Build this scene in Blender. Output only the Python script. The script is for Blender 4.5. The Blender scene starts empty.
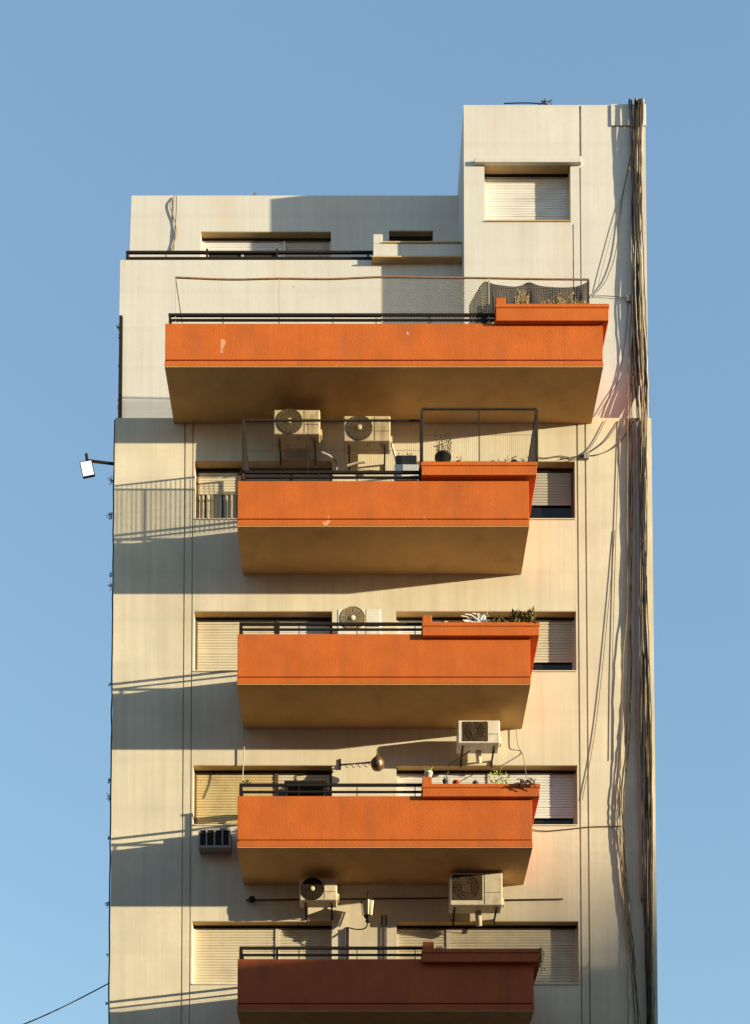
import bpy, bmesh, math, random
from mathutils import Vector, Matrix
random.seed(7)
R = math.radians
sc = bpy.context.scene
COL = sc.collection

# ------------------------------------------------------------------ camera
F_PX, CX, YP = 1420.0, 360.0, 1477.5
PITCH = math.atan(0.051)
D, CAMZ = 25.5, 1.6
cam_d = bpy.data.cameras.new('camera')
cam = bpy.data.objects.new('camera', cam_d); COL.objects.link(cam)
cam.location = (0, -D, CAMZ)
cam.rotation_euler = (math.pi/2 + PITCH, 0, 0)
cam_d.sensor_fit = 'VERTICAL'; cam_d.sensor_height = 36.0; cam_d.sensor_width = 36.0*750/1024
cam_d.lens = F_PX/1024*36.0
cam_d.shift_x = (375.0-CX)/1024
cam_d.shift_y = (YP-512.0)/1024
cam_d.clip_start = 0.1; cam_d.clip_end = 3000
sc.camera = cam
sc.render.resolution_x = 750; sc.render.resolution_y = 1024

# ------------------------------------------------------------------ light
SUN = Vector((2.6, -1.0, 0.30)).normalized()
sun_el = math.asin(SUN.z); sun_az = math.atan2(SUN.x, SUN.y)      # clockwise from +Y
w = bpy.data.worlds.new('World'); sc.world = w; w.use_nodes = True
nt = w.node_tree; bg = nt.nodes['Background']
sky = nt.nodes.new('ShaderNodeTexSky'); sky.sky_type = 'NISHITA'; sky.sun_disc = False
sky.sun_elevation = sun_el; sky.sun_rotation = sun_az
sky.air_density = 1.3; sky.dust_density = 0.3; sky.ozone_density = 2.2; sky.altitude = 30
sky_mix = nt.nodes.new('ShaderNodeMix'); sky_mix.data_type = 'RGBA'          # flat blue mixed evenly into the sky colour, softens its gradient
sky_mix.inputs[0].default_value = 0.5; sky_mix.inputs[7].default_value = (.50, .86, 1.34, 1)
nt.links.new(sky.outputs[0], sky_mix.inputs[6]); nt.links.new(sky_mix.outputs[2], bg.inputs[0]); bg.inputs[1].default_value = 0.15
ld = bpy.data.lights.new('sun', 'SUN'); ld.energy = 3.1; ld.angle = R(0.5); ld.color = (1.0, 0.86, 0.60)
lo = bpy.data.objects.new('sun', ld); COL.objects.link(lo)
lo.rotation_euler = SUN.to_track_quat('Z', 'Y').to_euler()
sc.view_settings.view_transform = 'Standard'; sc.view_settings.look = 'None'
sc.view_settings.exposure = 1.68; sc.view_settings.gamma = 1.0
sc.view_settings.use_curve_mapping = False

# ------------------------------------------------------------------ helpers
def at(u, v, Y=0.0):
    """point of the photograph (pixels) measured on the upright plane y = Y"""
    a, b = u-CX, -(v-YP)
    ry = math.cos(PITCH)*F_PX - math.sin(PITCH)*b
    rz = math.sin(PITCH)*F_PX + math.cos(PITCH)*b
    t = (D+Y)/ry
    return Vector((a*t, Y, CAMZ+rz*t))
def X(u, v=700, Y=0.0): return at(u, v, Y).x
def Z(v, Y=0.0): return at(CX, v, Y).z
def proj_v(z, Y):
    cy, cz = D+Y, z-CAMZ
    f = cy*math.cos(PITCH)+cz*math.sin(PITCH); up = -cy*math.sin(PITCH)+cz*math.cos(PITCH)
    return YP-F_PX*up/f

class MB:
    def __init__(s): s.v = []; s.f = []
    def add(s, vs, fs):
        o = len(s.v); s.v += [Vector(p) for p in vs]; s.f += [tuple(o+i for i in f) for f in fs]
    def quad(s, a, b, c, d): s.add([a, b, c, d], [(0, 1, 2, 3)])
    def box(s, x0, x1, y0, y1, z0, z1):
        s.add([(x0,y0,z0),(x1,y0,z0),(x1,y1,z0),(x0,y1,z0),(x0,y0,z1),(x1,y0,z1),(x1,y1,z1),(x0,y1,z1)],
              [(0,3,2,1),(4,5,6,7),(0,1,5,4),(1,2,6,5),(2,3,7,6),(3,0,4,7)])
        return s
    def bar(s, a, b, r, r2=None):
        return s.tube([a, b], r, 4, r2)
    def tube(s, pts, r, n=6, r2=None):
        pts = [Vector(p) for p in pts]; o = len(s.v); m = len(pts); up0 = None
        for i, p in enumerate(pts):
            t = (pts[min(i+1, m-1)]-pts[max(i-1, 0)])
            t = t.normalized() if t.length > 1e-9 else Vector((0,0,1))
            h = Vector((0,1,0)) if abs(t.y) < .9 else Vector((1,0,0))
            a = t.cross(h).normalized(); b = t.cross(a)
            rr = r if r2 is None else r+(r2-r)*i/(m-1)
            ph = math.pi/4 if n == 4 else 0
            for k in range(n):
                q = ph+2*math.pi*k/n
                s.v.append(p+(a*math.cos(q)+b*math.sin(q))*rr)
        for i in range(m-1):
            for k in range(n):
                k2 = (k+1) % n
                s.f.append((o+i*n+k, o+i*n+k2, o+(i+1)*n+k2, o+(i+1)*n+k))
        s.f.append(tuple(o+k for k in reversed(range(n)))); s.f.append(tuple(o+(m-1)*n+k for k in range(n)))
        return s
    def lathe(s, c, axis, prof, n=20):
        """prof: list of (radius, height along axis)"""
        c = Vector(c); ax = Vector(axis).normalized()
        h = Vector((1,0,0)) if abs(ax.x) < .9 else Vector((0,0,1))
        a = ax.cross(h).normalized(); b = ax.cross(a); o = len(s.v)
        for r, z in prof:
            for k in range(n):
                q = 2*math.pi*k/n; s.v.append(c+ax*z+(a*math.cos(q)+b*math.sin(q))*max(r, 1e-4))
        for i in range(len(prof)-1):
            for k in range(n):
                k2 = (k+1) % n; s.f.append((o+i*n+k, o+i*n+k2, o+(i+1)*n+k2, o+(i+1)*n+k))
        s.f.append(tuple(o+k for k in reversed(range(n)))); s.f.append(tuple(o+(len(prof)-1)*n+k for k in range(n)))
        return s
    def leaf(s, p, d, L, wd):
        d = Vector(d).normalized(); h = Vector((random.uniform(-1,1), random.uniform(-1,1), random.uniform(-1,1)))
        sd = d.cross(h); sd = sd.normalized() if sd.length > 1e-5 else Vector((1,0,0))
        p = Vector(p); nrm = d.cross(sd)
        s.add([p, p+d*L*.45+sd*wd*.5, p+d*L*.55+nrm*wd*.2, p+d*L*.45-sd*wd*.5, p+d*L], [(0,1,2),(0,2,3),(1,4,2),(2,4,3)])
    def build(s, name, mat, parent=None, smooth=False, bevel=0):
        if parent is None:
            xs = [p.x for p in s.v]; ys = [p.y for p in s.v]; zs = [p.z for p in s.v]
            org = Vector(((min(xs)+max(xs))/2, (min(ys)+max(ys))/2, min(zs)))
        else: org = ORG[parent.name]
        me = bpy.data.meshes.new(name)
        me.from_pydata([p-org for p in s.v], [], s.f); me.update()
        bm = bmesh.new(); bm.from_mesh(me); bmesh.ops.recalc_face_normals(bm, faces=bm.faces); bm.to_mesh(me); bm.free()
        if smooth:
            for p in me.polygons: p.use_smooth = True
        me.materials.append(mat)
        o = bpy.data.objects.new(name, me); COL.objects.link(o)
        if parent is None: o.location = org
        else: o.parent = parent
        ORG[o.name] = org
        if bevel:
            b = o.modifiers.new('bevel', 'BEVEL'); b.width = bevel; b.segments = 2; b.limit_method = 'ANGLE'
        return o
ORG = {}
def tag(o, label, cat, group=None, kind=None):
    if label: o['label'] = label
    if cat: o['category'] = cat
    if group: o['group'] = group
    if kind: o['kind'] = kind
    return o
def thing(name, loc, label, cat, group=None):
    o = bpy.data.objects.new(name, None); COL.objects.link(o); o.location = loc; o.empty_display_size = .2
    ORG[o.name] = Vector(loc)
    return tag(o, label, cat, group)
def smooth_path(pts, k=8, jit=0.0):
    pts = [Vector(p) for p in pts]
    P = [pts[0]*2-pts[1]]+pts+[pts[-1]*2-pts[-2]]; out = []
    for i in range(1, len(P)-2):
        for j in range(k):
            t = j/k; a, b, c, d = P[i-1], P[i], P[i+1], P[i+2]
            q = .5*((2*b)+(c-a)*t+(2*a-5*b+4*c-d)*t*t+(3*b-a-3*c+d)*t**3)
            if jit: q = q+Vector((random.gauss(0, jit), random.gauss(0, jit*.4), 0))
            out.append(q)
    out.append(pts[-1]); return out

# ------------------------------------------------------------------ materials
def mat(name, base, rough=.8, var=.06, scale=3.0, streak=0.0, bump=.0, bscale=60, dirt=None, dirt_amt=0.0, dscale=(1.2,1.2,.6),
        metal=0.0, emit=None, spec=.3, hlines=0.0, dthr=.55, chips=None):
    m = bpy.data.materials.new(name); m.use_nodes = True; n = m.node_tree.nodes; l = m.node_tree.links
    b = n['Principled BSDF']; b.inputs['Roughness'].default_value = rough; b.inputs['Metallic'].default_value = metal
    b.inputs['Specular IOR Level'].default_value = spec
    tc = n.new('ShaderNodeTexCoord')
    def noise(sc_, s3=(1,1,1), det=5):
        mp = n.new('ShaderNodeMapping'); mp.inputs['Scale'].default_value = s3; l.new(tc.outputs['Object'], mp.inputs[0])
        t = n.new('ShaderNodeTexNoise'); t.inputs['Scale'].default_value = sc_; t.inputs['Detail'].default_value = det
        l.new(mp.outputs[0], t.inputs['Vector']); return t.outputs[0]
    def mix(fac, A, B, typ='MIX'):
        x = n.new('ShaderNodeMix'); x.data_type = 'RGBA'; x.blend_type = typ
        for i, val in ((0, fac), (6, A), (7, B)):
            if hasattr(val, 'links'): l.new(val, x.inputs[i])
            else: x.inputs[i].default_value = val
        return x.outputs[2]
    def ramp(src, a, b_, lo=0.0, hi=1.0):
        x = n.new('ShaderNodeMapRange'); l.new(src, x.inputs[0]); x.inputs[1].default_value = a; x.inputs[2].default_value = b_
        x.inputs[3].default_value = lo; x.inputs[4].default_value = hi; return x.outputs[0]
    c4 = (*base, 1); dk = tuple(c*(1-var*2) for c in base)+(1,); lt = tuple(min(1, c*(1+var)) for c in base)+(1,)
    c = mix(ramp(noise(scale), .3, .7), dk, lt)
    c = mix(ramp(noise(scale*9), .35, .65, 0, .5), c, tuple(x*(1-var) for x in base)+(1,))
    if streak:
        c = mix(ramp(noise(7, (1, 1, .035), 4), .45, .75, 0, streak), c, tuple(x*.62 for x in base)+(1,))
        c = mix(ramp(noise(22, (1, 1, .02), 3), .45, .8, 0, streak*.8), c, tuple(x*.7 for x in base)+(1,))
    if hlines:
        wv = n.new('ShaderNodeTexWave'); wv.bands_direction = 'Z'; wv.inputs['Scale'].default_value = hlines
        wv.inputs['Distortion'].default_value = .4; l.new(tc.outputs['Object'], wv.inputs['Vector'])
        c = mix(ramp(wv.outputs['Fac'], 0, .10, .07, 0), c, tuple(x*.5 for x in base)+(1,))
    if dirt:
        c = mix(ramp(noise(1.0, dscale, 8), dthr, dthr+.2, 0, dirt_amt), c, (*dirt, 1))
    if chips:
        c = mix(ramp(noise(chips[1], (1, 1, .6), 7), chips[2], chips[2]+.02, 0, .8), c, (*chips[0], 1))
    l.new(c, b.inputs['Base Color'])
    if bump:
        bp = n.new('ShaderNodeBump'); bp.inputs['Strength'].default_value = bump; bp.inputs['Distance'].default_value = .01
        l.new(noise(bscale), bp.inputs['Height']); l.new(bp.outputs[0], b.inputs['Normal'])
    if emit:
        b.inputs['Emission Color'].default_value = (*emit[:3], 1); b.inputs['Emission Strength'].default_value = emit[3]
    return m
M = {}
M['plaster'] = mat('lower_plaster', (.68,.605,.445), .9, .07, 1.2, streak=.34, bump=.25, bscale=45, dirt=(.38,.30,.20), dirt_amt=.34, dscale=(.9,.9,.28), hlines=.35, dthr=.52, chips=((.40,.33,.24), 2.3, .73))
M['plaster_up'] = mat('upper_plaster', (.605,.575,.515), .9, .04, 1.0, streak=.22, bump=.25, bscale=45, dirt=(.50,.38,.24), dirt_amt=.38, dscale=(1.1,1.1,.3), hlines=.4, dthr=.53, chips=((.42,.33,.22), 2.6, .73))
M['reveal'] = mat('brown_lintel', (.52,.36,.17), .85, .08, 4, streak=.2)
M['orange'] = mat('orange_paint', (.54,.122,.015), .8, .08, 2.4, streak=.26, bump=.5, bscale=42, dirt=(.30,.085,.03), dirt_amt=.38, dscale=(2.6,2.6,.7), dthr=.5, chips=((.66,.36,.20), 3.0, .715))
M['orange_shaded'] = mat('shade_darkened_orange', (.46,.105,.030), .8, .08, 2.0, streak=.25, bump=.35, bscale=55, dirt=(.16,.05,.03), dirt_amt=.5, dscale=(2.2,2.2,.9))  # orange darkened toward red brown, deepens the shade on the lowest balcony
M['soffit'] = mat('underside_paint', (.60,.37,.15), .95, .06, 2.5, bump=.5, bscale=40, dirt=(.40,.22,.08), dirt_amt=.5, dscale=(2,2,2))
M['shutter'] = mat('cream_shutter', (.64,.56,.40), .6, .06, 2, streak=.25, dirt=(.40,.32,.20), dirt_amt=.5, dscale=(1.5,1.5,3))
M['shutter_y'] = mat('yellowed_shutter', (.60,.47,.23), .6, .08, 3, streak=.25, dirt=(.25,.17,.08), dirt_amt=.5, dscale=(3,3,3))
M['shutter_w'] = mat('white_shutter', (.72,.70,.65), .55, .04, 2, streak=.15, dirt=(.48,.42,.33), dirt_amt=.4, dscale=(1.5,1.5,3))
M['shutter_g'] = mat('grey_shutter', (.46,.41,.33), .6, .05, 2)
M['black'] = mat('black_iron', (.020,.015,.012), .75, .1, 8, spec=.15)
M['iron'] = mat('dark_iron', (.032,.024,.018), .8, .15, 8, spec=.15, dirt=(.16,.07,.03), dirt_amt=.4, dscale=(6,6,6))
M['rust'] = mat('rusty_wire', (.34,.17,.07), .8, .2, 12)
M['wire'] = mat('grey_wire', (.40,.36,.28), .6, .1, 12)
M['wire_d'] = mat('dark_wire', (.05,.042,.035), .6, .1, 12)
M['glass'] = mat('dark_glass', (.012,.010,.009), .15, .0, 2, spec=.35)
M['ac'] = mat('ac_enamel', (.68,.60,.44), .45, .08, 5, streak=.2, dirt=(.36,.23,.10), dirt_amt=.7, dscale=(4,4,4))
M['ac_w'] = mat('white_ac_enamel', (.72,.67,.55), .45, .06, 5, streak=.15, dirt=(.42,.30,.15), dirt_amt=.6, dscale=(4,4,4))
M['ac_o'] = mat('dirty_ac_enamel', (.58,.46,.27), .6, .14, 7, streak=.4, dirt=(.17,.10,.04), dirt_amt=.85, dscale=(5,5,2))
M['grille'] = mat('brown_grille', (.075,.048,.022), .7, .2, 12)
M['guard'] = mat('dull_guard_wire', (.20,.14,.07), .7, .15, 12)
M['grille_l'] = mat('tan_grille', (.40,.31,.17), .6, .12, 12)
M['cab_t'] = mat('tan_cable', (.27,.20,.12), .8, .18, 5, dirt=(.10,.07,.04), dirt_amt=.5, dscale=(8,8,1.5))
M['cab_b'] = mat('brown_cable', (.085,.058,.036), .8, .25, 5)
M['cab_k'] = mat('black_cable', (.022,.019,.017), .6, .2, 5)
M['cab_l'] = mat('cream_cable', (.46,.39,.27), .7, .1, 5)
M['pipe'] = mat('grey_pipe', (.30,.27,.25), .6, .08, 3, streak=.2)
M['leaf'] = mat('green_leaf', (.10,.13,.022), .6, .3, 20)
M['leaf_y'] = mat('pale_green_leaf', (.30,.36,.05), .6, .2, 20)
M['leaf_o'] = mat('olive_leaf', (.16,.12,.025), .7, .35, 25)
M['dry'] = mat('dry_stalk', (.42,.29,.12), .85, .25, 20)
M['dead'] = mat('dead_vine', (.10,.045,.022), .9, .3, 20)
M['clay'] = mat('terracotta', (.46,.17,.07), .8, .12, 10)
M['pot_w'] = mat('white_pot', (.74,.72,.66), .5, .04, 6)
M['pot_b'] = mat('blue_grey_pot', (.10,.13,.17), .4, .1, 8)
M['pot_k'] = mat('black_pot', (.025,.025,.022), .5, .1, 8)
M['frost'] = mat('frosted_glass', (.55,.46,.30), .35, .12, 12, dirt=(.20,.12,.05), dirt_amt=.6, dscale=(9,9,9))
M['lamp'] = mat('lamp_face', (.80,.81,.80), .3, 0, 2, emit=(1,.98,.95,.25))
M['curtain'] = mat('curtain_cloth', (.46,.40,.26), .9, .1, 6, streak=.3)
M['ground'] = mat('ground_concrete', (.27,.18,.12), .95, .1, .4, bump=.2, bscale=8)
M['asphalt'] = mat('asphalt', (.055,.052,.05), .9, .12, .8, bump=.4, bscale=40)
M['pave'] = mat('pavement_tiles', (.30,.26,.20), .9, .1, .8)
M['paint'] = mat('road_paint', (.78,.77,.72), .7, .05, 3)
M['far'] = mat('neighbour_plaster', (.58,.33,.26), .9, .08, .5, streak=.2)
def net_mat(name, col, alpha):
    m = bpy.data.materials.new(name); m.use_nodes = True; n = m.node_tree.nodes; l = m.node_tree.links
    b = n['Principled BSDF']; b.inputs['Base Color'].default_value = (*col, 1); b.inputs['Roughness'].default_value = .9
    tc = n.new('ShaderNodeTexCoord'); mp = n.new('ShaderNodeMapping'); mp.inputs['Rotation'].default_value = (0, R(45), 0)
    l.new(tc.outputs['Object'], mp.inputs[0])
    ck = n.new('ShaderNodeTexChecker'); ck.inputs['Scale'].default_value = 34; l.new(mp.outputs[0], ck.inputs['Vector'])
    mr = n.new('ShaderNodeMapRange'); l.new(ck.outputs['Fac'], mr.inputs[0]); mr.inputs[3].default_value = alpha-.10; mr.inputs[4].default_value = min(1, alpha+.10)
    l.new(mr.outputs[0], b.inputs['Alpha']); return m
M['net'] = net_mat('shade_net', (.030,.019,.010), .93)

# ------------------------------------------------------------------ setting
XL, XR = X(112.3, 720), X(654.6, 720)
ZS = Z(418)                         # where the upper storeys step back
BACK = 13.0
g = MB(); g.quad((-1500,-1500,0),(1500,-1500,0),(1500,1500,0),(-1500,1500,0))
tag(g.build('ground', M['ground']), 'pale dry ground around the tower', 'ground', kind='structure')
g = MB(); g.quad((-400,-14,.004),(400,-14,.004),(400,-4,.004),(-400,-4,.004))
tag(g.build('road', M['asphalt']), 'asphalt street in front of the tower', 'road', kind='structure')
g = MB(); g.box(-400,400,-4,-.02,-.1,.13)
tag(g.build('pavement', M['pave']), 'raised pavement at the foot of the tower', 'pavement', kind='structure')
g = MB(); g.box(-400,400,-18,-14,-.1,.13)
tag(g.build('pavement', M['pave']), 'raised pavement across the street', 'pavement', kind='structure')

# ------------------------------------------------------------------ the tower block
bld = thing('apartment_building', (0, 6, 0), 'tall cream apartment tower with orange balconies stacked up its front', 'building')

def wall(mb, x0, x1, z0, z1, Y, holes, grooves=()):
    """front sheet at y=Y with recesses; holes (xa,xb,za,zb,depth); grooves the same with a closed back"""
    allh = [(*h, False) for h in holes]+[(*g_, True) for g_ in grooves]
    xs = sorted({x0, x1, *[h[0] for h in allh], *[h[1] for h in allh]}); zs = sorted({z0, z1, *[h[2] for h in allh], *[h[3] for h in allh]})
    xs = [x for x in xs if x0 <= x <= x1]; zs = [z for z in zs if z0 <= z <= z1]
    for i in range(len(xs)-1):
        for j in range(len(zs)-1):
            cx, cz = (xs[i]+xs[i+1])/2, (zs[j]+zs[j+1])/2
            if any(h[0] < cx < h[1] and h[2] < cz < h[3] for h in allh): continue
            mb.quad((xs[i],Y,zs[j]),(xs[i+1],Y,zs[j]),(xs[i+1],Y,zs[j+1]),(xs[i],Y,zs[j+1]))
    for xa, xb, za, zb, d, closed in allh:
        mb.quad((xa,Y,za),(xa,Y+d,za),(xa,Y+d,zb),(xa,Y,zb)); mb.quad((xb,Y,za),(xb,Y,zb),(xb,Y+d,zb),(xb,Y+d,za))
        mb.quad((xa,Y,za),(xb,Y,za),(xb,Y+d,za),(xa,Y+d,za))
        mb.quad((xa,Y,zb),(xa,Y+d,zb),(xb,Y+d,zb),(xb,Y,zb))
        if closed: mb.quad((xa,Y+d,za),(xb,Y+d,za),(xb,Y+d,zb),(xa,Y+d,zb))

rows = [(461, 520), (611, 672), (765, 826), (921, 985)]
ROW_FLOOR = Z(765)-Z(921)
REC = .20
WL = (X(193.2, 765), X(332, 765)); WR = (X(396.5, 765), X(577.2, 765))
WM = []
holes = []
for a, b in rows:
    za, zb = Z(b), Z(a)
    holes += [(*WL, za, zb, REC), (*WR, za, zb, REC)]
k = 1
while Z(985)-ROW_FLOOR*k > 2.5:
    za, zb = Z(985)-ROW_FLOOR*k, Z(921)-ROW_FLOOR*k
    holes += [(*WL, za, zb, REC), (*WR, za, zb, REC)]; k += 1
grv = [(X(182.6), X(184), .3, ZS-.05, .03), (X(190.8), X(192.0), .3, ZS-.05, .03),
       (X(578.4), X(580), .3, ZS-.05, .035), (X(586.6), X(588.2), .3, ZS-.05, .035)]
m = MB(); wall(m, XL, XR, 0, ZS, 0, holes, grv)
m.quad((XL,0,0),(XL,0,ZS),(XL,BACK,ZS),(XL,BACK,0)); m.quad((XR,0,0),(XR,BACK,0),(XR,BACK,ZS),(XR,0,ZS))
m.quad((XL,BACK,0),(XR,BACK,0),(XR,BACK,ZS),(XL,BACK,ZS)); m.quad((XL,0,ZS),(XR,0,ZS),(XR,1.0,ZS),(XL,1.0,ZS))
m.build('wall', M['plaster'], bld)

Y2, YT, YB = .75, .15, 1.6           # planes of the upper left wall, of the stair tower and of the set back penthouse
TX0 = X(464, 200, YT)
z260 = Z(260, Y2)
m = MB()
wall(m, XL+.012, TX0+.3, ZS, z260, Y2, [])
m.quad((XL+.012,Y2,ZS),(XL+.012,Y2,z260),(XL+.012,YB,z260),(XL+.012,YB,ZS))
m.quad((XL+.012,Y2,z260),(TX0+.3,Y2,z260),(TX0+.3,Y2+.15,z260),(XL+.012,Y2+.15,z260))
m.quad((XL+.012,Y2+.15,z260),(TX0+.3,Y2+.15,z260),(TX0+.3,Y2+.15,z260-1),(XL+.012,Y2+.15,z260-1))
m.quad((XL+.012,Y2+.15,z260-1),(TX0+.3,Y2+.15,z260-1),(TX0+.3,YB,z260-1),(XL+.012,YB,z260-1))
xa0, xa1 = X(117.5, 418, Y2), X(120.3, 260, Y2)
m.quad((XL+.012,Y2,ZS),(XL+.5,Y2,ZS),(XL+.5,YB,ZS),(XL+.012,YB,ZS))
for p in m.v:
    if abs(p.x-XL-.012) < 1e-4: p.x = xa0+(xa1-xa0)*min(1, max(0, (p.z-ZS)/(z260-ZS)))
m.build('wall', M['plaster_up'], bld)
zpt = Z(195.5, YB)
m = MB(); ph1 = (X(201, 240, YB), X(331, 240, YB), z260-.9, Z(231.5, YB), .17); ph2 = (X(389, 235, YB), X(433, 235, YB), Z(252, YB), Z(230.5, YB), .15)
wall(m, XL, TX0+1.0, z260-1.02, zpt, YB, [ph1, ph2])
m.quad((XL,YB,ZS),(XL,YB,zpt),(XL,BACK,zpt),(XL,BACK,ZS)); m.quad((XL,BACK,ZS),(TX0+1,BACK,ZS),(TX0+1,BACK,zpt),(XL,BACK,zpt))
m.quad((XL,YB,zpt),(TX0+1.,YB,zpt),(TX0+1.,BACK,zpt),(XL,BACK,zpt))
zq = sorted({round(p.z, 4) for p in m.v if abs(p.x-XL) < 1e-4})
for p in m.v:
    if abs(p.x-XL) < 1e-4 and p.z > ZS+.1: f_ = (p.z-(z260-1.02))/(zpt-(z260-1.02)); p.x = X(127.5, 252, YB)+(X(131.5, 196, YB)-X(127.5, 252, YB))*max(0, f_)
m.build('penthouse_wall', M['plaster_up'], bld)
# stair tower
ztt = Z(105, YT)
TWH = (X(484.5, 190, YT), X(570.5, 190, YT), Z(222, YT), Z(162, YT), .26)
m = MB(); wall(m, TX0, XR-.02, ZS, ztt, YT, [TWH], [(X(579.6,200,YT), X(581,200,YT), ZS+.01, Z(163, YT)-.1, .03), (X(572.6,240,YT), X(573.8,240,YT), ZS+.01, TWH[2]-.05, .03),
    (X(579.3,130,YT), X(581.3,130,YT), Z(157,YT)+.02, ztt-.02, .05)])
for x in (TX0, XR-.02): m.quad((x,YT,ZS),(x,YT,ztt),(x,BACK-.5,ztt),(x,BACK-.5,ZS))
m.quad((TX0,YT,ztt),(XR-.02,YT,ztt),(XR-.02,BACK-.5,ztt),(TX0,BACK-.5,ztt)); m.quad((TX0,BACK-.5,ZS),(XR-.02,BACK-.5,ZS),(XR-.02,BACK-.5,ztt),(TX0,BACK-.5,ztt))
m.build('stair_tower', M['plaster_up'], bld)
m = MB(); m.box(X(610.5,115,YT), XR-.01, YT-.025, YT-.002, Z(124,YT-.05), ztt-.004); m.build('corner_panel', M['plaster_up'], bld, bevel=.008)
m = MB(); m.box(X(474,160,YT), X(581,160,YT), YT-.07, YT-.002, Z(162,YT-.07), Z(157.5,YT-.07)); m.build('lintel', M['plaster_up'], bld, bevel=.008)

# terrace planter ledge beside the stair tower
Yl = Y2-.12
m = MB(); m.box(X(373,250,Yl), TX0-.003, Yl, Y2+.35, Z(257,Yl), Z(243.5,Yl)); m.box(X(373,240,Yl), X(382.5,240,Yl), Yl, Y2+.35, Z(243.5,Yl), Z(234,Yl))
led = m.build('terrace_planter', M['plaster_up'], bld, bevel=.01)
m = MB(); m.box(X(373,250,Yl)-.02, TX0-.004, Yl-.03, Y2+.36, Z(257,Yl)-.03, Z(257,Yl)-.003); m.box(X(383,250,Yl), TX0-.004, Yl-.02, Y2+.3, Z(243.5,Yl)+.003, Z(243.5,Yl)+.03)
m.build('coping', M['reveal'], led)

# windows ------------------------------------------------------------------
def slats(mb, x0, x1, y, z0, z1, pitch=.05):
    n = max(2, int((z1-z0)/pitch)); h = (z1-z0)/n; vs = []; fs = []
    for i in range(n):
        a = z0+i*h; j1, j2, j3 = (random.gauss(0, .0014) for _ in range(3))
        for zz, yy in ((a, y-.002), (a+h*.2, y-.010), (a+h*.75, y-.010), (a+h*.97, y+.006)): vs += [(x0, yy+j1, zz+j3), (x1, yy+j2, zz+j3*.5)]
    vs += [(x0, y, z1), (x1, y, z1)]
    for i in range(0, len(vs)-2, 2): fs.append((i, i+1, i+3, i+2))
    mb.add(vs, fs)
def window(h, Y, panels, frame_mat, soffit=True, label=None, glass=None):
    """h: the recess; panels: (x0, x1, shutter material or None, z where the shutter ends)"""
    xa, xb, za, zb, d = h; y = Y+d; fw = .045
    m = MB()
    m.box(xa+.002, xb-.002, y-.03, y+.04, za+.002, za+.04); m.box(xa+.002, xb-.002, y-.03, y+.04, zb-.07, zb-.004)
    m.box(xa+.002, xa+fw, y-.032, y+.042, za+.04, zb-.07); m.box(xb-fw, xb-.002, y-.032, y+.042, za+.04, zb-.07)
    for p in panels[:-1]: m.box(p[1]-.03, p[1]+.03, y-.031, y+.041, za+.04, zb-.07)
    win = m.build('window', frame_mat, bld)
    if label: win['label'] = label
    if soffit:
        m = MB(); m.box(xa+.001, xb-.001, Y+.004, y-.034, zb-.012, zb-.002); m.build('lintel', M['reveal'], win)
    m = MB(); m.box(xa+.003, xb-.003, y-.034, y-.0325, zb-.075, zb-.013); m.build('shutter_slot_shade', M['black'], win)  # black strip standing in for the shadow gap above the shutters
    m = MB(); m.box(xa+.004, xb-.004, y+.03, y+.038, za+.01, zb-.01); m.build('pane', glass or M['glass'], win)
    for x0, x1, sm, zs in panels:
        if sm:
            m = MB(); slats(m, x0+.032, x1-.032, y-.004, zs, zb-.075); m.build('shutter', sm, win)
    m = MB(); m.box(xa-.0, xb+.0, Y-.018, y-.034, za+.003, za+.022); m.build('sill', M['reveal'] if Y == YT else M['plaster'], win)
    return win
xs = lambda u: X(u, 765)
def rowwin(i, side, panels, fm, **kw):
    a, b = rows[i]; h = (*(WL if side == 'L' else WR), Z(b), Z(a), REC)
    ps = [(xs(p[0]), xs(p[1]), p[2], (Z(p[3], .18) if p[3] else Z(b)+.045)) for p in panels]
    ps[0] = (h[0]+.01, *ps[0][1:]); ps[-1] = (ps[-1][0], h[1]-.01, *ps[-1][2:])
    return window(h, 0, ps, fm, **kw)
brown = mat('brown_frame', (.12,.075,.04), .5, .1, 6); cream = mat('cream_frame', (.58,.52,.40), .5, .05, 6)
w4 = rowwin(0, 'L', [(193,237,M['shutter'],494), (237,290,M['shutter_g'],None), (290,332,M['shutter'],None)], brown, label='window with half raised shutter and curtains')
rowwin(0, 'R', [(397,470,M['shutter_w'],None), (470,520,M['shutter'],None), (520,577,M['shutter_g'],505)], brown)
rowwin(1, 'L', [(193,277,M['shutter'],None), (277,332,M['shutter_w'],None)], brown)
rowwin(1, 'R', [(397,447,M['shutter_w'],None), (447,520,M['shutter'],None), (520,577,M['shutter'],662)], cream)
rowwin(2, 'L', [(193,276,M['shutter_y'],None), (276,332,M['shutter'],790)], brown, label='window with yellowed stained shutter')
rowwin(2, 'R', [(397,490,M['shutter_w'],None), (490,577,M['shutter_w'],818)], cream)
rowwin(3, 'L', [(193,277,M['shutter'],None), (277,332,M['shutter'],None)], cream)
rowwin(3, 'R', [(397,448,M['shutter'],None), (448,577,M['shutter'],None)], cream)
for i, h in enumerate(holes[8:]):
    wd = h[1]-h[0]; window(h, 0, [(h[0], h[0]+wd*.6, M['shutter'], h[2]+.05), (h[0]+wd*.6, h[1], M['shutter'], h[2]+(.5 if i % 3 else .05))], cream)
window(TWH, YT, [(TWH[0], TWH[1], M['shutter_w'], TWH[2]+.045)], cream)
xm = X(284, 240, YB)
window(ph1, YB, [(ph1[0], xm, M['shutter_w'], Z(252,YB)), (xm, ph1[1], M['shutter_g'], Z(252,YB))], cream)
window(ph2, YB, [(ph2[0], ph2[1], None, 0)], brown)
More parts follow.
